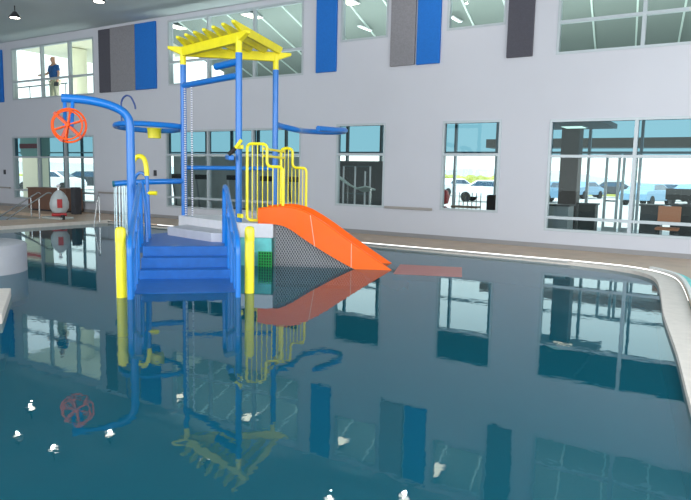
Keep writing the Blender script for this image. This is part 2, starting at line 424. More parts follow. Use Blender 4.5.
# round column on the terrace
a = at_y(72, 60, 16.5); b = at_y(83, 60, 16.5)
bm = NB(); lathe(bm, [(.36, 0), (.36, 2.46)], ((a.x+b.x)/2, 16.5, 3.9)); tag(obj('column', bm, m_cream), 'thick round cream column behind the upper left window', 'column')
bm = NB(); tube(bm, [(-28, 15.6, 4.9), (-22.7, 15.6, 4.9)], .03, 8)
gr = obj('guard_rail', bm, m_frame_d); tag(gr, 'thin guard rail behind the upper left window beside the standing person', 'railing')
for x in (-27.5, -25.2, -22.8):
    bm = NB(); tube(bm, [(x, 15.6, 3.9), (x, 15.6, 4.9)], .02, 8); obj('post', bm, m_frame_d, gr)
# outside
bm = NB(); box(bm, -260, 160, YF+.2, 300, -.15, -.02); struct('floor_outside', bm, m_asph)
bm = NB(); box(bm, -260, 160, 66, 74, -.02, .35); ob = obj('grass_verge', bm, m_grass, None, False); tag(ob, 'yellowish grass verge beyond the car park', 'grass'); ob['kind'] = 'stuff'
bm = NB()
pts = [(-260+i*14, 2.4+1.2*math.sin(i*1.7)+.8*math.sin(i*.6)) for i in range(31)]
for i in range(30):
    (xa, ha), (xb, hb) = pts[i], pts[i+1]
    quad(bm, (xa, 120, 0), (xb, 120, 0), (xb, 124, hb), (xa, 124, ha)); quad(bm, (xa, 124, ha), (xb, 124, hb), (xb, 160, hb), (xa, 160, ha))
struct('floor_far_hills', bm, m_hill)

# ------------------------------------------------------------------ wall things
def panel(x0, x1, z0, z1, m, label):
    bm = NB(); box(bm, x0, x1, YW-.065, YW-.004, z0, z1); ob = obj('acoustic_panel', bm, m, None, False, .008); tag(ob, label, 'wall panel', 'acoustic wall panels')
panel(-25.4, -24.44, 4.08, 6.04, m_pblue, 'blue acoustic panel at far left edge, left of the window with the person')
panel(-18.66, -18.07, 4.15, 6.19, m_pdark, 'charcoal acoustic panel beside the upper left window, narrowest of the three joined panels')
panel(-18.06, -16.86, 4.15, 6.20, m_pgrey, 'wide grey acoustic panel in the middle of the three joined panels')
panel(-16.85, -15.90, 4.15, 6.20, m_pblue, 'blue acoustic panel at the right of the three joined panels')
panel(-9.80, -9.17, 4.23, 6.2, m_pblue, 'tall blue acoustic panel between wide window behind yellow pergola and small square window')
panel(-7.59, -6.93, 4.24, 6.2, m_pgrey, 'tall grey acoustic panel with a blue panel close on its right')
panel(-6.88, -6.28, 4.23, 6.2, m_pblue, 'tall blue acoustic panel touching the single grey panel')
panel(-4.68, -4.11, 4.22, 6.2, m_pdark, 'tall charcoal acoustic panel left of the upper right window')
def wall_rail(x0, x1, z, label):
    bm = NB(); bar(bm, (x0, YW-.07, z), (x1, YW-.07, z), .035, .06); ob = obj('wall_rail', bm, m_rail, None, False, .006); tag(ob, label, 'rail', 'wall rails')
    for x in (x0+.1, x1-.1):
        bm = NB(); bar(bm, (x, YW-.055, z-.01), (x, YW, z-.01), .03, .03); obj('bracket', bm, m_frame, ob, False)
wall_rail(-7.62, -6.32, .80, 'grey-brown rail on the wall between two lower windows, right of the slide')
wall_rail(-18.85, -16.9, .80, 'grey rail on the wall behind the yellow post and water curtain')
wall_rail(-25.8, -24.2, .80, 'grey rail on the wall at the far left edge')
for px, py, l in ((5, 172, 'small dark switch box on the wall left of the lower left window'), (155.5, 173, 'small dark switch box on the wall behind the yellow cane pipe')):
    p = at_y(px, py, YW); bm = NB(); box(bm, p.x-.06, p.x+.06, YW-.03, YW, p.z-.09, p.z+.09); tag(obj('switch_box', bm, m_dark, None, False, .005), l, 'switch')

# ------------------------------------------------------------------ hall lamps
def lamp(x, y, z, label):
    t_ = thing('pendant_lamp', label, 'lamp', (x, y, z), 'pendant lamps under the hall ceiling')
    bm = NB(); tube(bm, [(x, y, z+.16), (x, y, 6.31)], .015, 8); obj('stem', bm, m_black, t_)
    bm = NB(); lathe(bm, [(.05, .18), (.09, .12), (.17, .02), (.17, 0), (.15, 0), (.14, .02)], (x, y, z)); obj('shade', bm, m_dark, t_)
    bm = NB(); lathe(bm, [(.135, .005), (.135, .03)], (x, y, z)); obj('diffuser', bm, m_lamp, t_)
    L = bpy.data.lights.new('pendant_light', 'POINT'); L.energy = 9; L.color = (1, .92, .82); L.shadow_soft_size = .05
    lo = bpy.data.objects.new('pendant_light', L); COL.objects.link(lo); lo.location = (x, y, z-.08)
p = at_z(15, 18, 5.95); lamp(p.x, p.y, p.z, 'dark pendant lamp hanging high at the upper left corner')
p = at_z(99, 2, 6.02); lamp(p.x, p.y, p.z, 'pendant lamp just cut by the top of the picture above the grey panel')
for rx_, ry_ in ((18, 436), (205, 459), (330, 499), (404, 497), (53, 449)):
    v = ray(rx_, ry_); k_ = (CAM.z+5.98)/-v.z       # mirrored in the water
    lamp(v.x*k_, v.y*k_, 5.98, 'pendant lamp under the ceiling above the pool, seen only mirrored in the water')
# lamps in the upper rooms
def troffer(x, y, z, w_, l_, label, m=None):
    bm = NB(); box(bm, x-w_/2-.03, x+w_/2+.03, y-l_/2-.03, y+l_/2+.03, z-.03, z); ob = obj('ceiling_light', bm, m_white, None, False); tag(ob, label, 'ceiling light')
    bm = NB(); box(bm, x-w_/2, x+w_/2, y-l_/2, y+l_/2, z-.04, z-.03); obj('diffuser', bm, m or m_warm, ob, False)
for x, l in ((-16.1, 'warm ceiling light in the upper room, first from the left'), (-12.9, 'warm ceiling light in the upper room behind the pergola'), (-9.5, 'warm ceiling light in the upper room behind the small square window'), (-6.4, 'warm ceiling light in the upper room between blue and charcoal panels')):
    troffer(x, 15.1, 6.27, .3, .6, l)
for px, py, l in ((365, 28, 'white strip light behind the small upper window beside the blue panel'), (456, 19, 'white strip light behind the small upper window beside the charcoal panel')):
    v = ray(px, py); k_ = (6.42+.245*14.3-CAM.z)/(v.z+.245*v.y); troffer(v.x*k_, v.y*k_, upz(v.y*k_)-.12, .07, .6, l, m_strip)
p = at_z(574, 127, 2.95); troffer(p.x, p.y, 2.975, .5, .6, 'warm square lobby ceiling light seen through the right window')
for x, y, zz, tgt, pw, ln in ((-20.6, 14.75, 4.0, (-20.6, 17, 6.4), 140, 8), (-7.5, 14.75, 4.0, (-7.5, 17, 6.5), 620, 17)):
    ob = area('added_uplight', (x, y, zz), tgt, ln, .4, pw, (.98, 1, .97))  # unseen fill light added behind the sill wall to brighten the upper rooms
# ------------------------------------------------------------------ play structure
Np, Lp, Rp = V(-7.42, 8.35, 0), V(-9.24, 8.82, 0), V(-7.96, 10.03, 0)
ps = thing('water_play_structure', 'blue and yellow water play tower with pergola, stairs and railings standing in the pool', 'play structure', (-7.9, 8.3, -.5))
PS = ps
CZ = 3.60
for P_ in (Np, Lp, Rp):
    bm = NB(); tube(bm, [P_+V(0, 0, -.5), P_+V(0, 0, CZ)], .057, 20); q = obj('post', bm, m_blue, PS)
    bm = NB(); tube(bm, [P_+V(0, 0, CZ), P_+V(0, 0, 3.86)], .0575, 20); obj('post_cap', bm, m_yel, q)
# pergola beams with tapered ends
def beam(a, b, ext0, ext1, z0, h, th, m, name):
    a = Vector(a); b = Vector(b); d = (b-a).normalized(); A = a-d*ext0; B = b+d*ext1; s = d.cross(V(0, 0, 1))*th/2
    A.z = B.z = 0; a.z = b.z = 0
    prof = [(A+V(0, 0, z0+h*.72), A+V(0, 0, z0+h)), (a+d*.02+V(0, 0, z0), a+d*.02+V(0, 0, z0+h)), (b-d*.02+V(0, 0, z0), b-d*.02+V(0, 0, z0+h)), (B+V(0, 0, z0+h*.72), B+V(0, 0, z0+h))]
    bm = NB(); rings = []
    for lo, hi in prof: rings.append([bm.verts.new(v) for v in (lo-s, lo+s, hi+s, hi-s)])
    for i in range(3):
        for k in range(4): bm.faces.new((rings[i][k], rings[i][(k+1) % 4], rings[i+1][(k+1) % 4], rings[i+1][k]))
    bm.faces.new(rings[0][::-1]); bm.faces.new(rings[-1])
    return obj(name, bm, m, PS, False, .008)
beam(Np, Lp, .27, .28, 3.76, .17, .09, m_yel2, 'pergola_beam')
beam(Lp, Rp, .28, .30, 3.76, .17, .09, m_yel2, 'pergola_beam')
dNR = (Rp-Np)
for i in range(7):
    s = -.04+i*.162
    a = Np.lerp(Lp, s); b = Rp.lerp(Lp, s)
    beam(a, b, .34, .10, 3.90, .15, .06, m_yel2, 'pergola_slat')
# upper cross bars
bm = NB(); tube(bm, [Lp+V(0, 0, 3.21), Np+V(0, 0, 3.23)], .055, 14); obj('cross_bar', bm, m_blue, PS)
bm = NB(); tube(bm, [Np+V(0, 0, 3.46), V(-8.09, 8.51, 3.44)], [.062, .062], 14); obj('spill_pipe', bm, m_blue, PS)
bm = NB(); tube(bm, [Lp+V(0, 0, 1.66), Rp+V(0, 0, 1.68)], .042, 12); obj('cross_bar', bm, m_blue, PS)
bm = NB(); tube(bm, catmull([Lp+V(0, 0, 1.40), (-9.50, 8.30, 1.38), (-9.8, 8.03, 1.36), (-10.03, 7.83, 1.33)], 6), .052, 12); obj('spray_bar', bm, m_blue, PS)
bm = NB(); tube(bm, [(-10.03, 7.83, 1.33), (-10.06, 7.80, 1.325)], .058, 12); obj('spray_bar_cap', bm, mat('teal_cap', rgb(20, 110, 130), .4), PS)
# oval hoop at left of the tower with yellow spout
hoop = catmull([Lp+V(-.06, -.05, 2.44), (-9.55, 8.42, 2.46), (-9.86, 8.2, 2.47), (-10.15, 8.12, 2.47), (-10.48, 8.22, 2.46), (-10.68, 8.45, 2.44), (-10.66, 8.85, 2.42), (-10.3, 9.05, 2.40), (-9.7, 9.05, 2.40)], 6, True)
bm = NB(); tube(bm, hoop, .052, 10, True); obj('hoop_pipe', bm, m_blue, PS)
bm = NB(); lathe(bm, [(.13, -.17), (.14, .0), (.15, .03)], (-10.21, 8.95, 2.41), 18); obj('spout', bm, m_yel, PS)
bm = NB(); tube(bm, catmull([(-10.14, 8.1, 2.5), (-10.14, 8.1, 2.85), (-10.08, 8.14, 2.98), (-9.98, 8.18, 2.97), (-9.92, 8.22, 2.84), (-9.90, 8.23, 2.74)], 6), .017, 8); obj('hook_pipe', bm, m_dkblue, PS)
# hooked pipe reaching towards the wall
bm = NB(); tube(bm, catmull([Rp+V(0, 0, 2.55), (-8.02, 10.35, 2.53), (-7.96, 10.73, 2.49), (-8.12, 11.1, 2.5), (-8.22, 11.6, 2.52), (-8.05, 12.05, 2.53), (-7.70, 12.1, 2.54), (-7.42, 11.75, 2.54), (-7.33, 11.2, 2.51), (-7.36, 10.65, 2.50)], 8), .058, 12); obj('hook_pipe', bm, m_blue, PS)
# arm post with the water wheel arm
bm = NB()
arm = [(-8.265, 6.76, -.5), (-8.265, 6.76, 2.18), (-8.275, 6.75, 2.36), (-8.33, 6.69, 2.49), (-8.46, 6.57, 2.58), (-8.62, 6.40, 2.635), (-8.78, 6.23, 2.66), (-8.95, 6.05, 2.665)]
tube(bm, [Vector(arm[0]), Vector(arm[1])]+catmull(arm[1:], 8)[1:], .066, 16); obj('arm_post', bm, m_blue, PS)
WC = V(-8.78, 6.03, 2.25)
ax = V(.62, -.78, .05).normalized(); hx = V(0, 0, 1).cross(ax).normalized(); hz = ax.cross(hx)
for s in (-.045, .045):
    bm = NB(); top = V(-8.88, 6.12, 2.63)+hx*s*1.3; tube(bm, [top, WC+ax*s*.3+hx*s*1.2-V(0, 0, .02)], .028, 8); obj('wheel_hanger', bm, m_blue, PS)
wh = bpy.data.objects.new('water_wheel', None); COL.objects.link(wh); wh.location = WC-PS.location; wh.parent = PS; wh['label'] = 'orange spoked water wheel hanging from the arm'
class WP: pass
for s, rr, tr_ in ((-.032, .252, .016), (.032, .214, .014)):
    bm = NB(); tube(bm, [WC+ax*s+(hx*math.cos(a_)+hz*math.sin(a_))*rr for a_ in [2*math.pi*k/40 for k in range(40)]], tr_, 8, True); obj('rim', bm, m_or2, wh)
    bm = NB()
    for k in range(6):
        a_ = math.pi*k/3+.35; bar(bm, WC+ax*s, WC+ax*s+(hx*math.cos(a_)+hz*math.sin(a_))*rr, .018, .018, ax)
    obj('spokes', bm, m_or2, wh, False)
bm = NB(); tube(bm, [WC-ax*.07, WC+ax*.07], .03, 12); obj('hub', bm, m_or2, wh)
for a_ in (-.75, 2.39, 4.3):
    bm = NB(); d_ = hx*math.cos(a_)+hz*math.sin(a_); bar(bm, WC+d_*.04, WC+d_*.27, .05, .06, ax); obj('paddle', bm, m_or3, wh, False)

# platform, step block, skirts
Eg = V(-4.92, 9.40, 0); ang = math.radians(28); sd = V(math.cos(ang), math.sin(ang), 0); cd = V(-math.sin(ang), math.cos(ang), 0)
c1_ = Eg-sd*2.05; c2_ = Eg-sd*2.62
deck = [c1_, c1_+cd*1.0, Rp+V(.1, .15, 0), Lp+V(-.12, .16, 0), Lp+V(-.02, -.14, 0), Np+V(-.15, -.12, 0), c2_]
bm = NB(); prism(bm, deck, .49, .735); obj('platform_deck', bm, m_white, PS, False, .01)
blk = [V(-8.80, 7.98, 0), V(-7.43, 7.68, 0), V(-7.12, 7.86, 0), V(-7.2, 8.1, 0), V(-7.6, 8.25, 0), V(-8.95, 8.6, 0)]
bm = NB(); prism(bm, blk, .40, .585); obj('platform_step', bm, m_grey, PS, False, .01)
sk = [c1_-sd*.03+cd*.03, c1_+cd*.9-sd*.03, Rp+V(0, .1, 0), Lp+V(-.05, .05, 0), Lp, Np+V(-.1, -.05, 0), c2_+cd*.04]
bm = NB(); prism(bm, sk, -.5, .49); obj('skirt', bm, m_teal, PS, False)
# green crate
A_ = Eg-sd*2.28-cd*.10
cr_ = thing('green_crate', 'green perforated plastic crate standing in the water under the white platform', 'crate', A_)
bm = NB(); 
def obox(bm, o_, s0, s1, c0, c1, z0, z1):
    pts = [o_+sd*s0+cd*c0, o_+sd*s1+cd*c0, o_+sd*s1+cd*c1, o_+sd*s0+cd*c1]; prism(bm, pts, z0, z1)
for k in range(6): obox(bm, A_, -.0+k*.044, .012+k*.044, -.02, .0, -.3, .26)
for k in range(6): obox(bm, A_, 0, .232, -.018, -.002, .02+k*.048, .032+k*.048)
obj('crate_grille', bm, m_green, cr_, False)
bm = NB(); obox(bm, A_, 0, .232, .0, .09, -.3, .25); obj('crate_body', bm, mat('dark_green', rgb(10, 62, 36), .6), cr_, False)

# stairs
Oc = V(-6.10, 5.85, 0); sa = V(.72, .69, 0).normalized(); sb = V(-.69, .72, 0).normalized()
def sbox(bm, a0, a1, b0, b1, z0, z1):
    prism(bm, [Oc+sa*a0+sb*b0, Oc+sa*a1+sb*b0, Oc+sa*a1+sb*b1, Oc+sa*a0+sb*b1], z0, z1)
hw = .63
for (b0, b1, z) in ((0, 1.75, .006), (1.12, 1.75, .138), (1.37, 1.9, .288)):
    bm = NB(); sbox(bm, -hw-.09, hw+.02, b0, b1, z-.30 if z > .1 else -.5, z); obj('stair_tread', bm, m_bluestep, PS, False, .012)
bm = NB(); prism(bm, [Oc+sa*(-hw-.09)+sb*1.62, Oc+sa*hw+sb*1.62, Oc+sa*(hw+.05)+sb*2.35, V(-7.15, 8.1, 0), V(-9.1, 8.6, 0), Oc+sa*(-hw-.55)+sb*3.3, Oc+sa*(-hw-.09)+sb*2.4], .2, .436); obj('stair_landing', bm, m_bluestep, PS, False, .012)
# stair railings
def rail(side):
    def P2(b, z):
        a_ = (.655 if side > 0 else .665)-(.13 if side > 0 else -.12)*max(0, b+.1)/2.1
        return Oc+sa*side*a_+sb*b+V(0, 0, z)
    bm = NB(); tube(bm, round_path([P2(-.33, -.5), P2(-.33, .72), P2(1.75, 1.36), P2(2.05, 1.36), P2(2.12, .43)], .18, 8), .036, 12); rl = obj('stair_rail', bm, m_blue, PS)
    bm = NB(); tube(bm, round_path([P2(-.15, -.45), P2(-.15, .42), P2(1.5, .98), P2(1.68, .43)], .14, 8), .030, 10); obj('lower_rail', bm, m_blue, rl)
    for b in (.25, .75, 1.25):
        bm = NB(); tube(bm, [P2(b, -.4 if b < 1.1 else .0), P2(b, .72+(b+.33)*.30)], .024, 8); obj('baluster', bm, m_blue, rl)
rail(-1); rail(1)
# cane pipe with yellow crook, nozzle
cb = V(-8.58, 7.38, 0)
bm = NB(); tube(bm, [cb+V(0, 0, .43), cb+V(-.04, 0, 1.50)], .030, 12); cn = obj('cane_pipe', bm, m_blue, PS)
bm = NB(); tube(bm, catmull([(-8.62, 7.38, 1.50), (-8.64, 7.38, 1.68), (-8.68, 7.37, 1.79), (-8.76, 7.35, 1.83), (-8.83, 7.31, 1.79), (-8.87, 7.27, 1.68)], 6), .042, 12); obj('cane_crook', bm, m_yel, cn)
bm = NB(); tube(bm, [(-8.62, 7.38, 1.21), (-8.48, 7.47, 1.21)], .036, 10); obj('nozzle', bm, m_yel, cn)
bm = NB(); tube(bm, catmull([(-8.9, 7.4, .43), (-8.93, 7.38, 1.2), (-8.92, 7.38, 1.45), (-8.84, 7.42, 1.55), (-8.75, 7.46, 1.5), (-8.73, 7.47, 1.4)], 6), .026, 10); obj('bent_pipe', bm, m_blue, PS)
bm = NB(); tube(bm, catmull([V(-8.2, 7.0, .43), V(-8.28, 7.05, 1.0), V(-8.42, 7.1, 1.42)], 6), .03, 10); obj('bent_pipe', bm, m_blue, PS)
# water cannon on the near post
bm = NB(); bar(bm, (-7.50, 8.17, 1.85), (-7.27, 8.0, 1.83), .10, .09); 
cn = obj('cannon_bracket', bm, m_blue, PS, False, .02)
bm = NB(); tube(bm, [(-7.30, 7.96, 1.88), (-7.21, 8.03, 1.99)], .036, 10); obj('cannon_grip', bm, m_black, cn)
bm = NB(); tube(bm, [(-7.21, 8.03, 1.99), (-7.13, 8.09, 2.13)], .030, 10); obj('cannon_barrel', bm, m_yel, cn)
for z in (2.02, .85):
    bm = NB(); bar(bm, Np+V(.03, -.05, z), V(-7.25, 8.25, z), .05, .07); obj('fence_clamp', bm, m_yel, PS, False, .01)
# fences
fa = math.radians(38); fd = V(math.cos(fa), math.sin(fa), 0)
def fence(o_, s0, flip=False, zb=.78):
    P3 = lambda s, z: o_+fd*(s0+s)+V(0, 0, z)
    L_ = [P3(0, zb), P3(0, 2.08), P3(.335, 2.08), P3(.335, 1.70), P3(.61, 1.70), P3(.61, zb)]
    if flip: L_ = [P3(0, zb), P3(0, 2.06), P3(.215, 2.06), P3(.215, 1.70), P3(.48, 1.70), P3(.48, zb)]
    bm = NB(); tube(bm, round_path(L_, .09, 6, True), .026, 10, True); fr_ = obj('fence_frame', bm, m_yel, PS)
    W_ = .61 if not flip else .48; st = .335 if not flip else .215
    nb = 6
    for k in range(1, nb+1):
        s = W_*k/(nb+1); zt = 2.07 if s < st-.02 else 1.70
        bm = NB(); tube(bm, [P3(s, zb), P3(s, zt)], .0095, 6); obj('fence_bar', bm, m_yel, fr_)
fence(V(-7.25, 8.25, 0), .08); fence(V(-7.07, 9.83, 0), -.46, True, .74)
for z in (2.0, 1.88):
    bm = NB(); tube(bm, [V(-6.99, 8.50, z), V(-7.40, 9.57, z)], .022, 8); obj('fence_link', bm, m_yel, PS)
# slide
top_ = [(-2.31, 1.00), (-2.0, 1.035), (-1.78, 1.035), (-1.56, .985), (-1.36, .89), (-1.1, .73), (-.8, .52), (-.4, .25), (0, -.01), (.28, -.2)]
bot_ = [(-2.31, .735), (-2.0, .725), (-1.78, .66), (-1.52, .49), (-1.3, .355), (-1.07, .22), (-.8, .075), (-.55, -.05), (-.3, -.2), (.1, -.35)]
top_ = catmull([(a_, b_, 0) for a_, b_ in top_], 4); bot_ = catmull([(a_, b_, 0) for a_, b_ in bot_], 4)
sl = thing('water_slide', 'bright orange water slide running from the platform down into the pool', 'slide', Eg-sd*1.5)
SW = .93
bm = NB(); sec = []
for tp, bt in zip(top_, bot_):
    h = tp.y-bt.y; ch = tp.y-.19*min(1, h/.26+.3)
    def q(c, s, z): return bm.verts.new(Eg+sd*s+cd*c+V(0, 0, z))
    sec.append([q(0, bt.x, bt.y), q(0, tp.x, tp.y-.02), q(.02, tp.x, tp.y), q(.06, tp.x, tp.y), q(.09, tp.x, tp.y-.03), q(.13, tp.x, ch+.03), q(.2, tp.x, ch), q(SW-.2, tp.x, ch), q(SW-.13, tp.x, ch+.03), q(SW-.09, tp.x, tp.y-.03),
                q(SW-.06, tp.x, tp.y), q(SW-.02, tp.x, tp.y), q(SW, tp.x, tp.y-.02), q(SW, bt.x, bt.y)])
for i in range(len(sec)-1):
    for k in range(len(sec[0])): bm.faces.new((sec[i][k], sec[i][(k+1) % 14], sec[i+1][(k+1) % 14], sec[i+1][k]))
bm.faces.new(sec[0][::-1]); bm.faces.new(sec[-1]); obj('slide_body', bm, m_or, sl)
for i in (15, 25):
    tp, bt = top_[i], bot_[i+1]
    bm = NB(); bar(bm, Eg+sd*tp.x-cd*.004+V(0, 0, tp.y-.02), Eg+sd*(bt.x-.03)-cd*.004+V(0, 0, bt.y+.01), .012, .01); obj('seam', bm, mat('seam_pale', rgb(250, 190, 160), .5) if i == 15 else MATS['seam_pale'], sl, False)
# grey net under the slide
bm = NB(); no = Eg+cd*.06
def zb_(s):
    for p_, q_ in zip(bot_, bot_[1:]):
        if p_.x <= s <= q_.x: return p_.y+(q_.y-p_.y)*(s-p_.x)/(q_.x-p_.x)
    return bot_[0].y
s0, s1, st_ = -2.05, -.45, .045
k = s0-1.2
while k < s1+1.2:
    for sg in (1, -1):
        seg = []
        n_ = 60
        for i in range(n_+1):
            z = -.3+1.05*i/n_; s = k+sg*(z*.6)
            seg.append((s, z, s0 <= s <= s1 and z <= zb_(s)+.02))
        i = 0
        while i <= n_:
            if seg[i][2]:
                j = i
                while j < n_ and seg[j+1][2]: j += 1
                if j > i: bar(bm, no+sd*seg[i][0]+V(0, 0, seg[i][1]), no+sd*seg[j][0]+V(0, 0, seg[j][1]), .006, .016, cd)
                i = j+1
            else: i += 1
    k += st_
nt_ = obj('net', bm, m_net, sl, False); nt_['label'] = 'grey diamond net closing the side under the slide'
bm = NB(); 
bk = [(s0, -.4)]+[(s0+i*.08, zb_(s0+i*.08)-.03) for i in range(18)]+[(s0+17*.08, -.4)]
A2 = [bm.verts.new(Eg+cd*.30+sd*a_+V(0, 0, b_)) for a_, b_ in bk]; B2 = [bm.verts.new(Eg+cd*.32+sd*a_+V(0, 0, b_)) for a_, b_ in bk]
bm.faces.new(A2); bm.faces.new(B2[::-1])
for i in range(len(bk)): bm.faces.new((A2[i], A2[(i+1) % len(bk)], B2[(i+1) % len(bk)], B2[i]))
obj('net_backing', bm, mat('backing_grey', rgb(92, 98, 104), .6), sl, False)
# submerged runout mat
ro = [at_z(400, 264.5), at_z(462, 267.5), at_z(462, 277), at_z(393, 274)]
bm = NB(); prism(bm, ro, -.10, .004); tag(obj('runout_mat', bm, mat('mat_salmon', rgb(176, 116, 112), .5), None, False), 'salmon red runout mat under the water at the foot of the slide', 'mat')
# bollards
def bollard(x, y, label):
    t_ = thing('bollard', label, 'bollard', (x, y, -.5), 'yellow bollards beside the stairs')
    bm = NB(); lathe(bm, [(.063, 0), (.063, 1.20), (.061, 1.21)], (x, y, -.5), 24); obj('post', bm, m_yel, t_)
    bm = NB(); lathe(bm, [(.066, 1.20), (.066, 1.34), (.055, 1.375), (.03, 1.39), (.005, 1.393)], (x, y, -.5), 24); obj('cap', bm, m_yel, t_)
bollard(-6.54, 5.17, 'yellow round post in the water left of the blue stairs'); bollard(-5.48, 6.38, 'yellow round post in the water right of the blue stairs')
# beads on a string beside the left post
for x0_, y0_, l in ((-8.90, 8.70, 'white beaded string hanging free to the right of the left blue post'), (-9.155, 8.775, 'white beaded string hanging close against the left blue post')):
    bm = NB()
    for i in range(57): lathe(bm, [(.016, -.011), (.021, 0), (.016, .011)], (x0_, y0_, .76+i*.0425), 8)
    bc = obj('bead_string', bm, m_bead); tag(bc, l, 'bead string', 'bead strings')
    bm = NB(); tube(bm, [(x0_, y0_, .745), (x0_, y0_, 3.2)], .009, 6); obj('cord', bm, m_rope, bc)
# water curtain falling from the spray bar
m_spray = bpy.data.materials.new('falling_water'); m_spray.use_nodes = True; t = m_spray.node_tree; t.nodes.clear()
out = t.nodes.new('ShaderNodeOutputMaterial'); mx = t.nodes.new('ShaderNodeMixShader'); tr = t.nodes.new('ShaderNodeBsdfTransparent'); df = t.nodes.new('ShaderNodeBsdfGlossy'); df.inputs['Roughness'].default_value = .35; df.inputs[0].default_value = (.75, .95, 1, 1)
mx.inputs[0].default_value = .35; t.links.new(tr.outputs[0], mx.inputs[1]); t.links.new(df.outputs[0], mx.inputs[2]); t.links.new(mx.outputs[0], out.inputs[0])
bm = NB()
for i in range(26):
    s = i/25; p = V(-10.03, 7.83, 1.29).lerp(V(-9.78, 8.05, 1.3), s)+V(random.uniform(-.01, .01), random.uniform(-.02, .02), 0)
    tube(bm, [p, p+V(random.uniform(-.01, .01), 0, -.6), p+V(random.uniform(-.015, .015), 0, -1.28)], [.006, .008, .010], 6)
ob = obj('water_curtain', bm, m_spray); tag(ob, 'thin curtain of water falling from the end of the blue spray bar', 'falling water'); ob['kind'] = 'stuff'

# ------------------------------------------------------------------ foreground left
bm = NB(); cc = at_z(-26, 271, 0)
lathe(bm, [(.74, -.5), (.74, .40), (.72, .43), (.68, .445)], (cc.x, cc.y, 0), 64); pl = obj('round_pedestal', bm, m_stone); tag(pl, 'wide round grey pedestal rising from the pool at the left edge', 'pedestal')
bm = NB(); prism(bm, [at_z(11, 288, .1), at_z(2, 314, .1), at_z(-140, 340, .1), at_z(-120, 290, .1)], -.5, .1); tag(obj('stone_slab', bm, m_curb, None, False, .01), 'corner of a pale slab at the left edge in front of the round pedestal', 'slab')

# ------------------------------------------------------------------ left deck things
def handrail(p0, p1, legs, label):
    d_ = (p1-p0)
    bm = NB(); tube(bm, round_path([p0, p1, p1+d_.normalized()*.12+V(0, 0, -.1)], .05, 4), .022, 8); h = obj('handrail', bm, m_steel); tag(h, label, 'handrail', 'sloped handrails at the side basin')
    for s in legs:
        q_ = p0+d_*s; bm = NB(); tube(bm, [V(q_.x, q_.y, ZD), q_], .02, 8); obj('post', bm, m_steel, h)
a = at_z(-4, 219, ZD); b = at_y(38, 192.5, 11.9); handrail(V(a.x, a.y, ZD), b, (.82,), 'steel handrail sloping up to the right at far left, the farther of the two')
a = at_z(6, 219.5, ZD); b = at_y(48, 192.5, 11.4); handrail(V(a.x, a.y, ZD), b, (.78,), 'steel handrail sloping up to the right, the nearer one ending at the white covered seat')
# brown cabinet by the wall
a = at_y(28, 200, 13.3); b = at_y(66, 200, 13.3)
cb = thing('brown_counter', 'low brown laminate cabinet against the wall under the lower left window', 'cabinet', ((a.x+b.x)/2, 13.5, ZD))
bm = NB(); box(bm, a.x, b.x, 13.3, 13.95, ZD+.06, .86); obj('cabinet_body', bm, m_brown, cb, False, .01)
bm = NB(); box(bm, a.x-.02, b.x+.02, 13.27, 13.97, .86, .90); obj('cabinet_top', bm, m_brown, cb, False)
bm = NB(); box(bm, a.x+.04, b.x-.04, 13.34, 13.9, ZD, ZD+.06); obj('plinth', bm, m_dark, cb, False)
a = at_y(73, 200, 13.0); bm = NB(); box(bm, a.x-.13, a.x+.1, 13.0, 13.25, ZD, .98); tag(obj('dark_upright', bm, m_dark, None, False, .02), 'narrow dark upright box right of the white covered seat', 'box')
# white covered lift seat
lc = at_z(59, 219, ZD)
lf = thing('pool_lift', 'white rounded pool lift seat with red patches on a low grey base plate', 'pool lift', lc)
bm = NB(); box(bm, lc.x-.5, lc.x+.38, lc.y-.25, lc.y+.25, ZD, ZD+.07); obj('base_plate', bm, mat('plate_grey', rgb(170, 176, 172), .5), lf, False, .02)
bm = NB(); lathe(bm, [(.05, .16), (.18, .20), (.26, .33), (.27, .48), (.22, .66), (.13, .80), (.05, .86)], (lc.x+.04, lc.y, ZD), 24); obj('shell', bm, mat('shell_white', rgb(178, 186, 188), .35, noise=.05), lf)
bm = NB(); bar(bm, (lc.x+.25, lc.y-.21, .56), (lc.x+.32, lc.y-.09, .56), .03, .26); obj('seat_patch', bm, mat('patch_red', rgb(170, 44, 48), .5), lf, False, .008)
bm = NB(); tube(bm, [(lc.x+.02, lc.y-.24, .22), (lc.x+.30, lc.y+.06, .22)], .05, 10); obj('foot_roll', bm, MATS['patch_red'], lf)
bm = NB(); tube(bm, [(lc.x+.02, lc.y, .88), (lc.x+.02, lc.y, 1.06)], .035, 10); obj('neck', bm, m_steel, lf)
bm = NB(); lathe(bm, [(.03, -.04), (.07, 0), (.03, .05)], (lc.x+.02, lc.y, 1.07), 12); obj('knob', bm, m_white, lf)
bm = NB(); tube(bm, [(lc.x+.34, lc.y-.1, ZD), (lc.x+.34, lc.y-.1, .22)], .06, 10); obj('wheel', bm, m_black, lf)
# grab rail at the pool edge
a = at_z(92, 226, 0); b = at_z(100, 222, ZD); 
bm = NB(); tube(bm, round_path([(a.x, a.y, -.4), (a.x+.15, a.y+.1, .80), (b.x-.02, b.y, .92), (b.x, b.y, ZD)], .12, 6), .017, 8); tag(obj('grab_rail', bm, m_steel), 'thin steel grab rail at the pool edge left of the yellow post', 'grab rail')

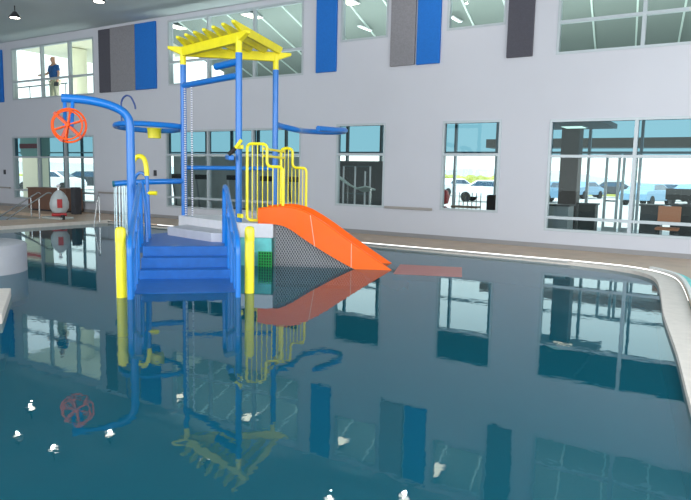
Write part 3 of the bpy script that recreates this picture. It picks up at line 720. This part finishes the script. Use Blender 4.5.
# ------------------------------------------------------------------ lobby and outside things
bm = NB(); a = at_y(559, 180, 18); b = at_y(577, 180, 18); box(bm, a.x, b.x, 18, 18.45, ZD, 3.0); tag(obj('lobby_column', bm, m_col, None, False), 'brown clad column in the lobby seen through the right window', 'column')
def desk(px0, px1, Y_, z, m, label, name='reception_desk', dep=.6):
    a = at_y(px0, 200, Y_); b = at_y(px1, 200, Y_); t_ = thing(name, label, 'desk' if 'desk' in name else 'cabinet', ((a.x+b.x)/2, Y_, ZD))
    bm = NB(); box(bm, a.x, b.x, Y_, Y_+dep, ZD, z-.04); obj('desk_body', bm, m, t_, False, .01)
    bm = NB(); box(bm, a.x-.03, b.x+.03, Y_-.04, Y_+dep+.04, z-.04, z); obj('desk_top', bm, m_dark, t_, False)
    return a, b
desk(579, 596, 18.1, .95, m_black, 'black cabinet in the lobby between brown column and glass doors', 'lobby_cabinet', .4)
desk(641, 662, 17.6, 1.0, m_dark, 'dark reception desk in the lobby right of the doors')
desk(672, 720, 17.0, 1.05, m_black, 'black reception desk in the lobby at the right picture edge')
desk(547, 569, 16.4, .95, mat('grey_desk', rgb(130, 140, 146), .4), 'grey desk in the lobby in front of the brown column')
p = at_y(669, 207, 16.2)
ch = thing('lobby_chair', 'terracotta backed chair in the lobby before the black desk', 'chair', (p.x, 16.2, ZD))
bm = NB(); box(bm, p.x-.24, p.x+.24, 16.4, 16.45, .62, 1.02); obj('backrest', bm, m_ter, ch, False, .02)
bm = NB(); box(bm, p.x-.24, p.x+.24, 15.95, 16.4, .48, .54); obj('seat', bm, m_ter, ch, False, .02)
for sx_ in (-.2, .2):
    for yy in (16.0, 16.42):
        bm = NB(); tube(bm, [(p.x+sx_, yy, ZD), (p.x+sx_, yy, .5 if yy < 16.2 else .7)], .015, 8); obj('leg', bm, m_black, ch)
for px, l in ((673, 'black monitor on the reception desk, left one'), (689, 'black monitor on the reception desk at the picture edge')):
    p = at_y(px, 199, 17.2); mo = thing('monitor', l, 'monitor', (p.x, 17.2, 1.05))
    bm = NB(); box(bm, p.x-.17, p.x+.17, 17.2, 17.24, 1.15, 1.42); obj('screen', bm, m_black, mo, False, .005)
    bm = NB(); box(bm, p.x-.03, p.x+.03, 17.24, 17.28, 1.06, 1.3); box(bm, p.x-.12, p.x+.12, 17.15, 17.35, 1.05, 1.065); obj('stand', bm, m_dark, mo, False)
# glass double door of the entrance
for k, (pa, pb) in enumerate(((604, 619), (621, 636))):
    a = at_y(pa, 190, YF-.3); b = at_y(pb, 190, YF-.3); dr_ = sempty('door_%d' % (k+1), (a.x, YF-.3, ZD))
    bm = NB()
    box(bm, a.x, a.x+.07, YF-.33, YF-.28, ZD, 2.3); box(bm, b.x-.07, b.x, YF-.33, YF-.28, ZD, 2.3); box(bm, a.x+.07, b.x-.07, YF-.33, YF-.28, 2.2, 2.3); box(bm, a.x+.07, b.x-.07, YF-.33, YF-.28, ZD, .3)
    obj('door_frame', bm, m_frame, dr_, False)
    bm = NB(); box(bm, a.x+.07, b.x-.07, YF-.34, YF-.36, 1.0, 1.04); obj('door_handle', bm, m_dark, dr_, False)
# dark gym room behind the small middle window and the wide window
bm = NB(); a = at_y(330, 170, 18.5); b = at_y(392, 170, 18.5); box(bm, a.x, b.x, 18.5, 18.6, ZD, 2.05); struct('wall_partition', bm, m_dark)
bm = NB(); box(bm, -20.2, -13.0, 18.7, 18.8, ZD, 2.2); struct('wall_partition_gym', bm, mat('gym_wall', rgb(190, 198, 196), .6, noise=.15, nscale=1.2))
rk = thing('weight_rack', 'white framed rack standing in the room behind the small lower window', 'rack', (at_y(360, 190, 17).x, 17, ZD))
for px in (343.5, 355, 365, 370):
    p = at_y(px, 180, 17); bm = NB(); bar(bm, (p.x, 17, ZD), (p.x, 17, 1.85 if px != 365 else 1.7), .04, .04, V(0, 1, 0)); obj('upright', bm, m_white, rk, False)
a = at_y(343, 164, 17); b = at_y(371, 164, 17)
for z in (1.85, 1.0): bm = NB(); bar(bm, (a.x, 17.02, z), (b.x, 17.02, z), .03, .03); obj('crosspiece', bm, m_frame_d, rk, False)
lg = thing('mesh_lounger', 'pale mesh lounge chair in the room behind the small lower window', 'lounge chair', (at_y(350, 195, 16).x, 16, ZD))
p = [at_y(338, 176, 16), at_y(348, 184, 16), at_y(360, 190, 16), at_y(371, 188, 16)]
bm = NB()
for q0, q1 in zip(p, p[1:]): bar(bm, q0, q1, .5, .04, V(0, .2, 1))
obj('seat_sling', bm, m_rib, lg, False)
for q0 in (p[1], p[3]):
    bm = NB(); tube(bm, [(q0.x, 16, ZD), (q0.x, 16, q0.z)], .02, 8); obj('leg', bm, m_steel, lg)
def machine(px, Y_, label, m1):
    p = at_y(px, 190, Y_); t_ = thing('exercise_machine', label, 'exercise machine', (p.x, Y_, ZD), 'exercise machines behind the wide lower window')
    bm = NB(); box(bm, p.x-.35, p.x+.35, Y_-.6, Y_+.6, ZD, ZD+.15); obj('base', bm, m_dark, t_, False, .02)
    for s in (-.3, .3):
        bm = NB(); tube(bm, [(p.x+s, Y_+.5, ZD+.1), (p.x+s, Y_+.3, 1.35)], .035, 8); obj('upright', bm, m1, t_)
    bm = NB(); bar(bm, (p.x-.33, Y_+.3, 1.38), (p.x+.33, Y_+.3, 1.38), .08, .18); obj('console', bm, m_black, t_, False, .02)
for px, Y_, l, m1 in ((172, 17.5, 'exercise machine behind the wide lower window, left of the left blue post', m_frame), (196, 17.2, 'exercise machine behind the wide lower window, between bead string and mullion', m_frame),
                  (228, 17.8, 'exercise machine behind the wide lower window, centre', m_white), (262, 17.4, 'exercise machine seen through the yellow fence bars', m_frame), (290, 17.6, 'exercise machine behind the wide lower window, rightmost', m_dark)):
    machine(px, Y_, l, m1)
# left lobby: red and white kiosk and cream blind
a = at_y(20, 140, 17.8); b = at_y(38, 140, 17.8)
ki = thing('kiosk', 'white and red fascia of a kiosk behind the lower left window', 'kiosk', ((a.x+b.x)/2, 17.8, ZD))
bm = NB(); box(bm, a.x, b.x, 17.8, 18.4, 2.2, 3.2); obj('fascia', bm, m_cream, ki, False)
bm = NB(); box(bm, a.x-.02, b.x+.02, 17.77, 17.8, 2.5, 2.72); obj('red_band', bm, m_red, ki, False)
a = at_y(22, 170, 17.8); b = at_y(37, 170, 17.8)
bm = NB(); box(bm, a.x, b.x, 17.82, 18.4, ZD, 2.2); obj('kiosk_body', bm, m_cream, ki, False)
# exterior room fittings at W2
p = at_y(452, 198, 17.5)
st = thing('red_seat', 'red rounded seat behind the lower window beside the parked cars', 'chair', (p.x, 17.5, ZD))
bm = NB(); lathe(bm, [(.05, .0), (.22, .05), (.26, .25), (.2, .42), (.05, .5)], (p.x-.35, 17.5, .75), 16); obj('backrest', bm, m_red, st)
bm = NB(); lathe(bm, [(.2, 0), (.24, .06), (.2, .1)], (p.x-.3, 17.3, .62), 16); obj('seat', bm, m_red, st)
bm = NB(); tube(bm, [(p.x-.33, 17.4, ZD), (p.x-.33, 17.4, .76)], .03, 8); obj('leg', bm, m_dark, st)
a = at_y(452, 205, 17.0); b = at_y(478, 205, 17.0)
bn = thing('bench', 'low pale bench with thin rails behind the lower middle window', 'bench', ((a.x+b.x)/2, 17, ZD))
bm = NB(); box(bm, a.x, b.x, 16.9, 17.2, .72, .78); obj('bench_seat', bm, mat('bench_wood', rgb(170, 140, 120), .5), bn, False)
for k in range(7):
    x = a.x+(b.x-a.x)*k/6; bm = NB(); tube(bm, [(x, 17.2, ZD), (x, 17.2, 1.15)], .012, 6); obj('rail_post', bm, m_dark, bn)
bm = NB(); a = at_y(486, 205, 16.8); b = at_y(497, 205, 16.8); box(bm, a.x, b.x, 16.8, 17.2, ZD, 1.12); tag(obj('bin', bm, m_black, None, False, .03), 'dark bin behind the right corner of the lower middle window', 'bin')

# hedge beyond the car park
bm = NB(); hx_ = [at_y(x_, 180, 64).x for x_ in (430, 540)]
nh = 40
hv = [[bm.verts.new((hx_[0]+(hx_[1]-hx_[0])*i/nh, 64+dy+random.uniform(-.15, .15), max(0, z_)+(random.uniform(-.15, .15) if z_ > 0 else 0))) for dy, z_ in ((0, -.02), (-.2, .7), (0, 1.5), (.8, 1.7), (1.6, 1.4), (1.7, -.02))] for i in range(nh+1)]
for i in range(nh):
    for j_ in range(5): bm.faces.new((hv[i][j_], hv[i+1][j_], hv[i+1][j_+1], hv[i][j_+1]))
bm.faces.new(hv[0]); bm.faces.new(hv[-1][::-1])
tag(obj('hedge', bm, mat('hedge_yellow_green', rgb(168, 172, 84), .9, noise=.3, nscale=.8)), 'yellow-green hedge beyond the parked cars, seen through the lower middle window', 'hedge')
# cars
def car(m, label, loc, rz):
    t_ = thing('car', label, 'car', (0, 0, 0), 'parked cars outside')
    prof = [(-2.2, .35), (-2.25, .75), (-2.1, .95), (-1.3, 1.02), (-.7, 1.42), (.75, 1.45), (1.45, 1.0), (2.1, .88), (2.25, .6), (2.2, .32)]
    bm = NB(); rings = [[bm.verts.new((x, s*(.88 if z < 1.1 else .68), z)) for x, z in prof] for s in (-1, 1)]
    bm.faces.new(rings[0]); bm.faces.new(rings[1][::-1])
    for i in range(len(prof)): k = (i+1) % len(prof); bm.faces.new((rings[0][i], rings[0][k], rings[1][k], rings[1][i]))
    obj('car_body', bm, m, t_, False, .04)
    bm = NB()
    for s in (-1, 1):
        vs = [(-1.1, s*.875, 1.04), (1.25, s*.875, 1.02), (.7, s*.72, 1.36), (-.62, s*.72, 1.36)]
        quad(bm, *[(x, y+s*.01, z) for x, y, z in vs])
    quad(bm, (1.42, -.75, 1.04), (1.42, .75, 1.04), (.82, .62, 1.42), (.82, -.62, 1.42))
    obj('car_windows', bm, m_glassd, t_, False)
    for x in (-1.35, 1.4):
        for s in (-1, 1):
            bm = NB(); tube(bm, [(x, s*.70, .33), (x, s*.92, .33)], .33, 18); obj('wheel', bm, m_tyre, t_)
    t_.location = loc; t_.rotation_euler = (0, 0, rz); return t_
spots = [(490, 40, m_carw, 'white car parked outside, seen through the lower middle window', .1), (452, 50, m_carw, 'white car farther back at left in the lower middle window', 1.2),
         (549, 44, m_carb, 'blue car parked outside at the left edge of the right window', 1.2), (583, 56, m_carb, 'blue car outside between the brown column and the glass doors', 1.3), (648, 46, m_carb, 'blue car outside just right of the white mullion', 1.3),
         (668, 57, m_carw, 'white car farther back behind the reception desk', .3), (694, 52, m_carb, 'blue car outside near the right picture edge', 1.2), (612, 62, m_card, 'dark car outside behind the glass doors', .2),
         (50, 26.5, m_carw, 'white car outside the lower left window behind the white covered seat', .5), (88, 31.0, m_card, 'dark car outside at the right side of the lower left window', .7),
         (352, 58, m_carw, 'white car outside behind the small lower window', .4)]
for px, Y_, m, l, rz in spots:
    p = at_y(px, 185, Y_); car(m, l, (p.x, Y_, -.02), rz)

# ------------------------------------------------------------------ person upstairs
PX, PY, PZ = -22.05, 14.62, 3.92
pe = thing('person', 'person in a blue polo shirt and khaki trousers standing behind the upper left window', 'person', (PX, PY, PZ))
def skin(name, verts, edges, root, m, sub=2, parent=pe):
    me = bpy.data.meshes.new(name); me.from_pydata([(PX+v[0], PY+v[1], PZ+v[2]) for v in verts], edges, [])
    ob = bpy.data.objects.new(name, me); COL.objects.link(ob); me.materials.append(m)
    md = ob.modifiers.new('skin', 'SKIN'); md.use_smooth_shade = True
    for i, v in enumerate(verts):
        sv = me.skin_vertices[0].data[i]; r_ = v[3]; sv.radius = r_ if isinstance(r_, tuple) else (r_, r_); sv.use_root = (i == root)
    sb_ = ob.modifiers.new('sub', 'SUBSURF'); sb_.levels = sub; sb_.render_levels = sub
    ob.parent = parent; ob.matrix_parent_inverse = Matrix.Translation(-parent.location); return ob
# facing the pool (-y); left hand of picture = -x rests on the mullion
bv = [(0, 0, .95, (.16, .12)), (0, 0, 1.12, (.155, .12)), (0, 0, 1.32, (.18, .12)), (0, 0, 1.46, (.12, .09)), (0, -.01, 1.54, .058), (0, -.03, 1.62, (.078, .09)), (0, -.03, 1.72, (.078, .092)), (0, -.02, 1.77, .05),
      (-.10, 0, .88, .095), (-.13, -.01, .50, .062), (-.14, .0, .10, .045), (-.15, -.13, .04, .04), (.10, 0, .88, .095), (.14, -.01, .50, .062), (.16, 0, .10, .045), (.18, -.13, .04, .04),
      (-.19, 0, 1.42, .062), (-.29, -.04, 1.18, .048), (-.44, -.16, 1.10, .038), (-.51, -.21, 1.10, .034), (.19, 0, 1.42, .062), (.28, .01, 1.16, .048), (.30, -.05, .93, .038), (.30, -.07, .86, .036),
      (0, -.135, 1.655, .014)]
be = [(0, 1), (1, 2), (2, 3), (3, 4), (4, 5), (5, 6), (6, 7), (0, 8), (8, 9), (9, 10), (10, 11), (0, 12), (12, 13), (13, 14), (14, 15), (3, 16), (16, 17), (17, 18), (18, 19), (3, 20), (20, 21), (21, 22), (22, 23), (5, 24)]
fi = []
for hi, d0 in ((19, V(-.8, -.55, .1)), (23, V(.05, -.25, -1))):
    base = Vector(bv[hi][:3]); d0 = d0.normalized(); side = V(0, .5, .9).normalized() if hi == 19 else V(0, 1, 0)
    for k, ln in enumerate((.075, .085, .08, .065)):
        o2 = base+side*(k-1.5)*.021+d0*.02; i0 = len(bv)
        bv.append((*o2, .010)); bv.append((*(o2+d0*ln*.6), .009)); bv.append((*(o2+d0*ln+V(0, -.012, -.01)), .008)); be += [(hi, i0), (i0, i0+1), (i0+1, i0+2)]
    o2 = base-side*.035; i0 = len(bv); bv.append((*o2, .012)); bv.append((*(o2-side*.02+d0*.035), .010)); be += [(hi, i0), (i0, i0+1)]
skin('body', bv, be, 0, m_skin)
skin('shirt', [(0, 0, .93, (.215, .165)), (0, 0, 1.12, (.22, .17)), (0, 0, 1.32, (.225, .15)), (0, 0, 1.45, (.13, .10)), (-.19, 0, 1.42, .082), (-.27, -.03, 1.22, .072), (.19, 0, 1.42, .082), (.265, .01, 1.22, .072)],
     [(0, 1), (1, 2), (2, 3), (3, 4), (4, 5), (3, 6), (6, 7)], 0, m_shirt)
skin('trousers', [(0, 0, .96, (.195, .15)), (-.10, 0, .86, .125), (-.13, -.01, .50, .098), (-.14, 0, .10, .08), (.10, 0, .86, .125), (.14, -.01, .50, .098), (.16, 0, .10, .072)], [(0, 1), (1, 2), (2, 3), (0, 4), (4, 5), (5, 6)], 0, m_khaki)
skin('hair', [(0, .0, 1.70, .085), (0, -.01, 1.765, .07)], [(0, 1)], 0, m_hair)
for s in (-1, 1):
    bm = NB(); lathe(bm, [(.003, -.01), (.011, 0), (.003, .01)], (PX+s*.032, PY-.117, PZ+1.675), 8); obj('eye', bm, m_black, pe)
    bm = NB(); lathe(bm, [(.01, -.03), (.02, 0), (.01, .03)], (PX+s*.085, PY-.03, PZ+1.66), 8); obj('ear', bm, m_skin, pe)
    bm = NB(); box(bm, PX+s*.16-.05, PX+s*.16+.05, PY-.2, PY+.08, PZ, PZ+.09); obj('shoe', bm, m_dark, pe, True, .02)
bm = NB(); box(bm, PX-.025, PX+.025, PY-.125, PY-.112, PZ+1.60, PZ+1.608); obj('mouth', bm, m_red, pe, False)
bm = NB(); box(bm, PX+.20, PX+.40, PY-.16, PY-.08, PZ+.68, PZ+.82); tag(obj('folder', bm, m_dark, None, False, .02), 'dark pouch held in the hand of the person upstairs', 'bag')
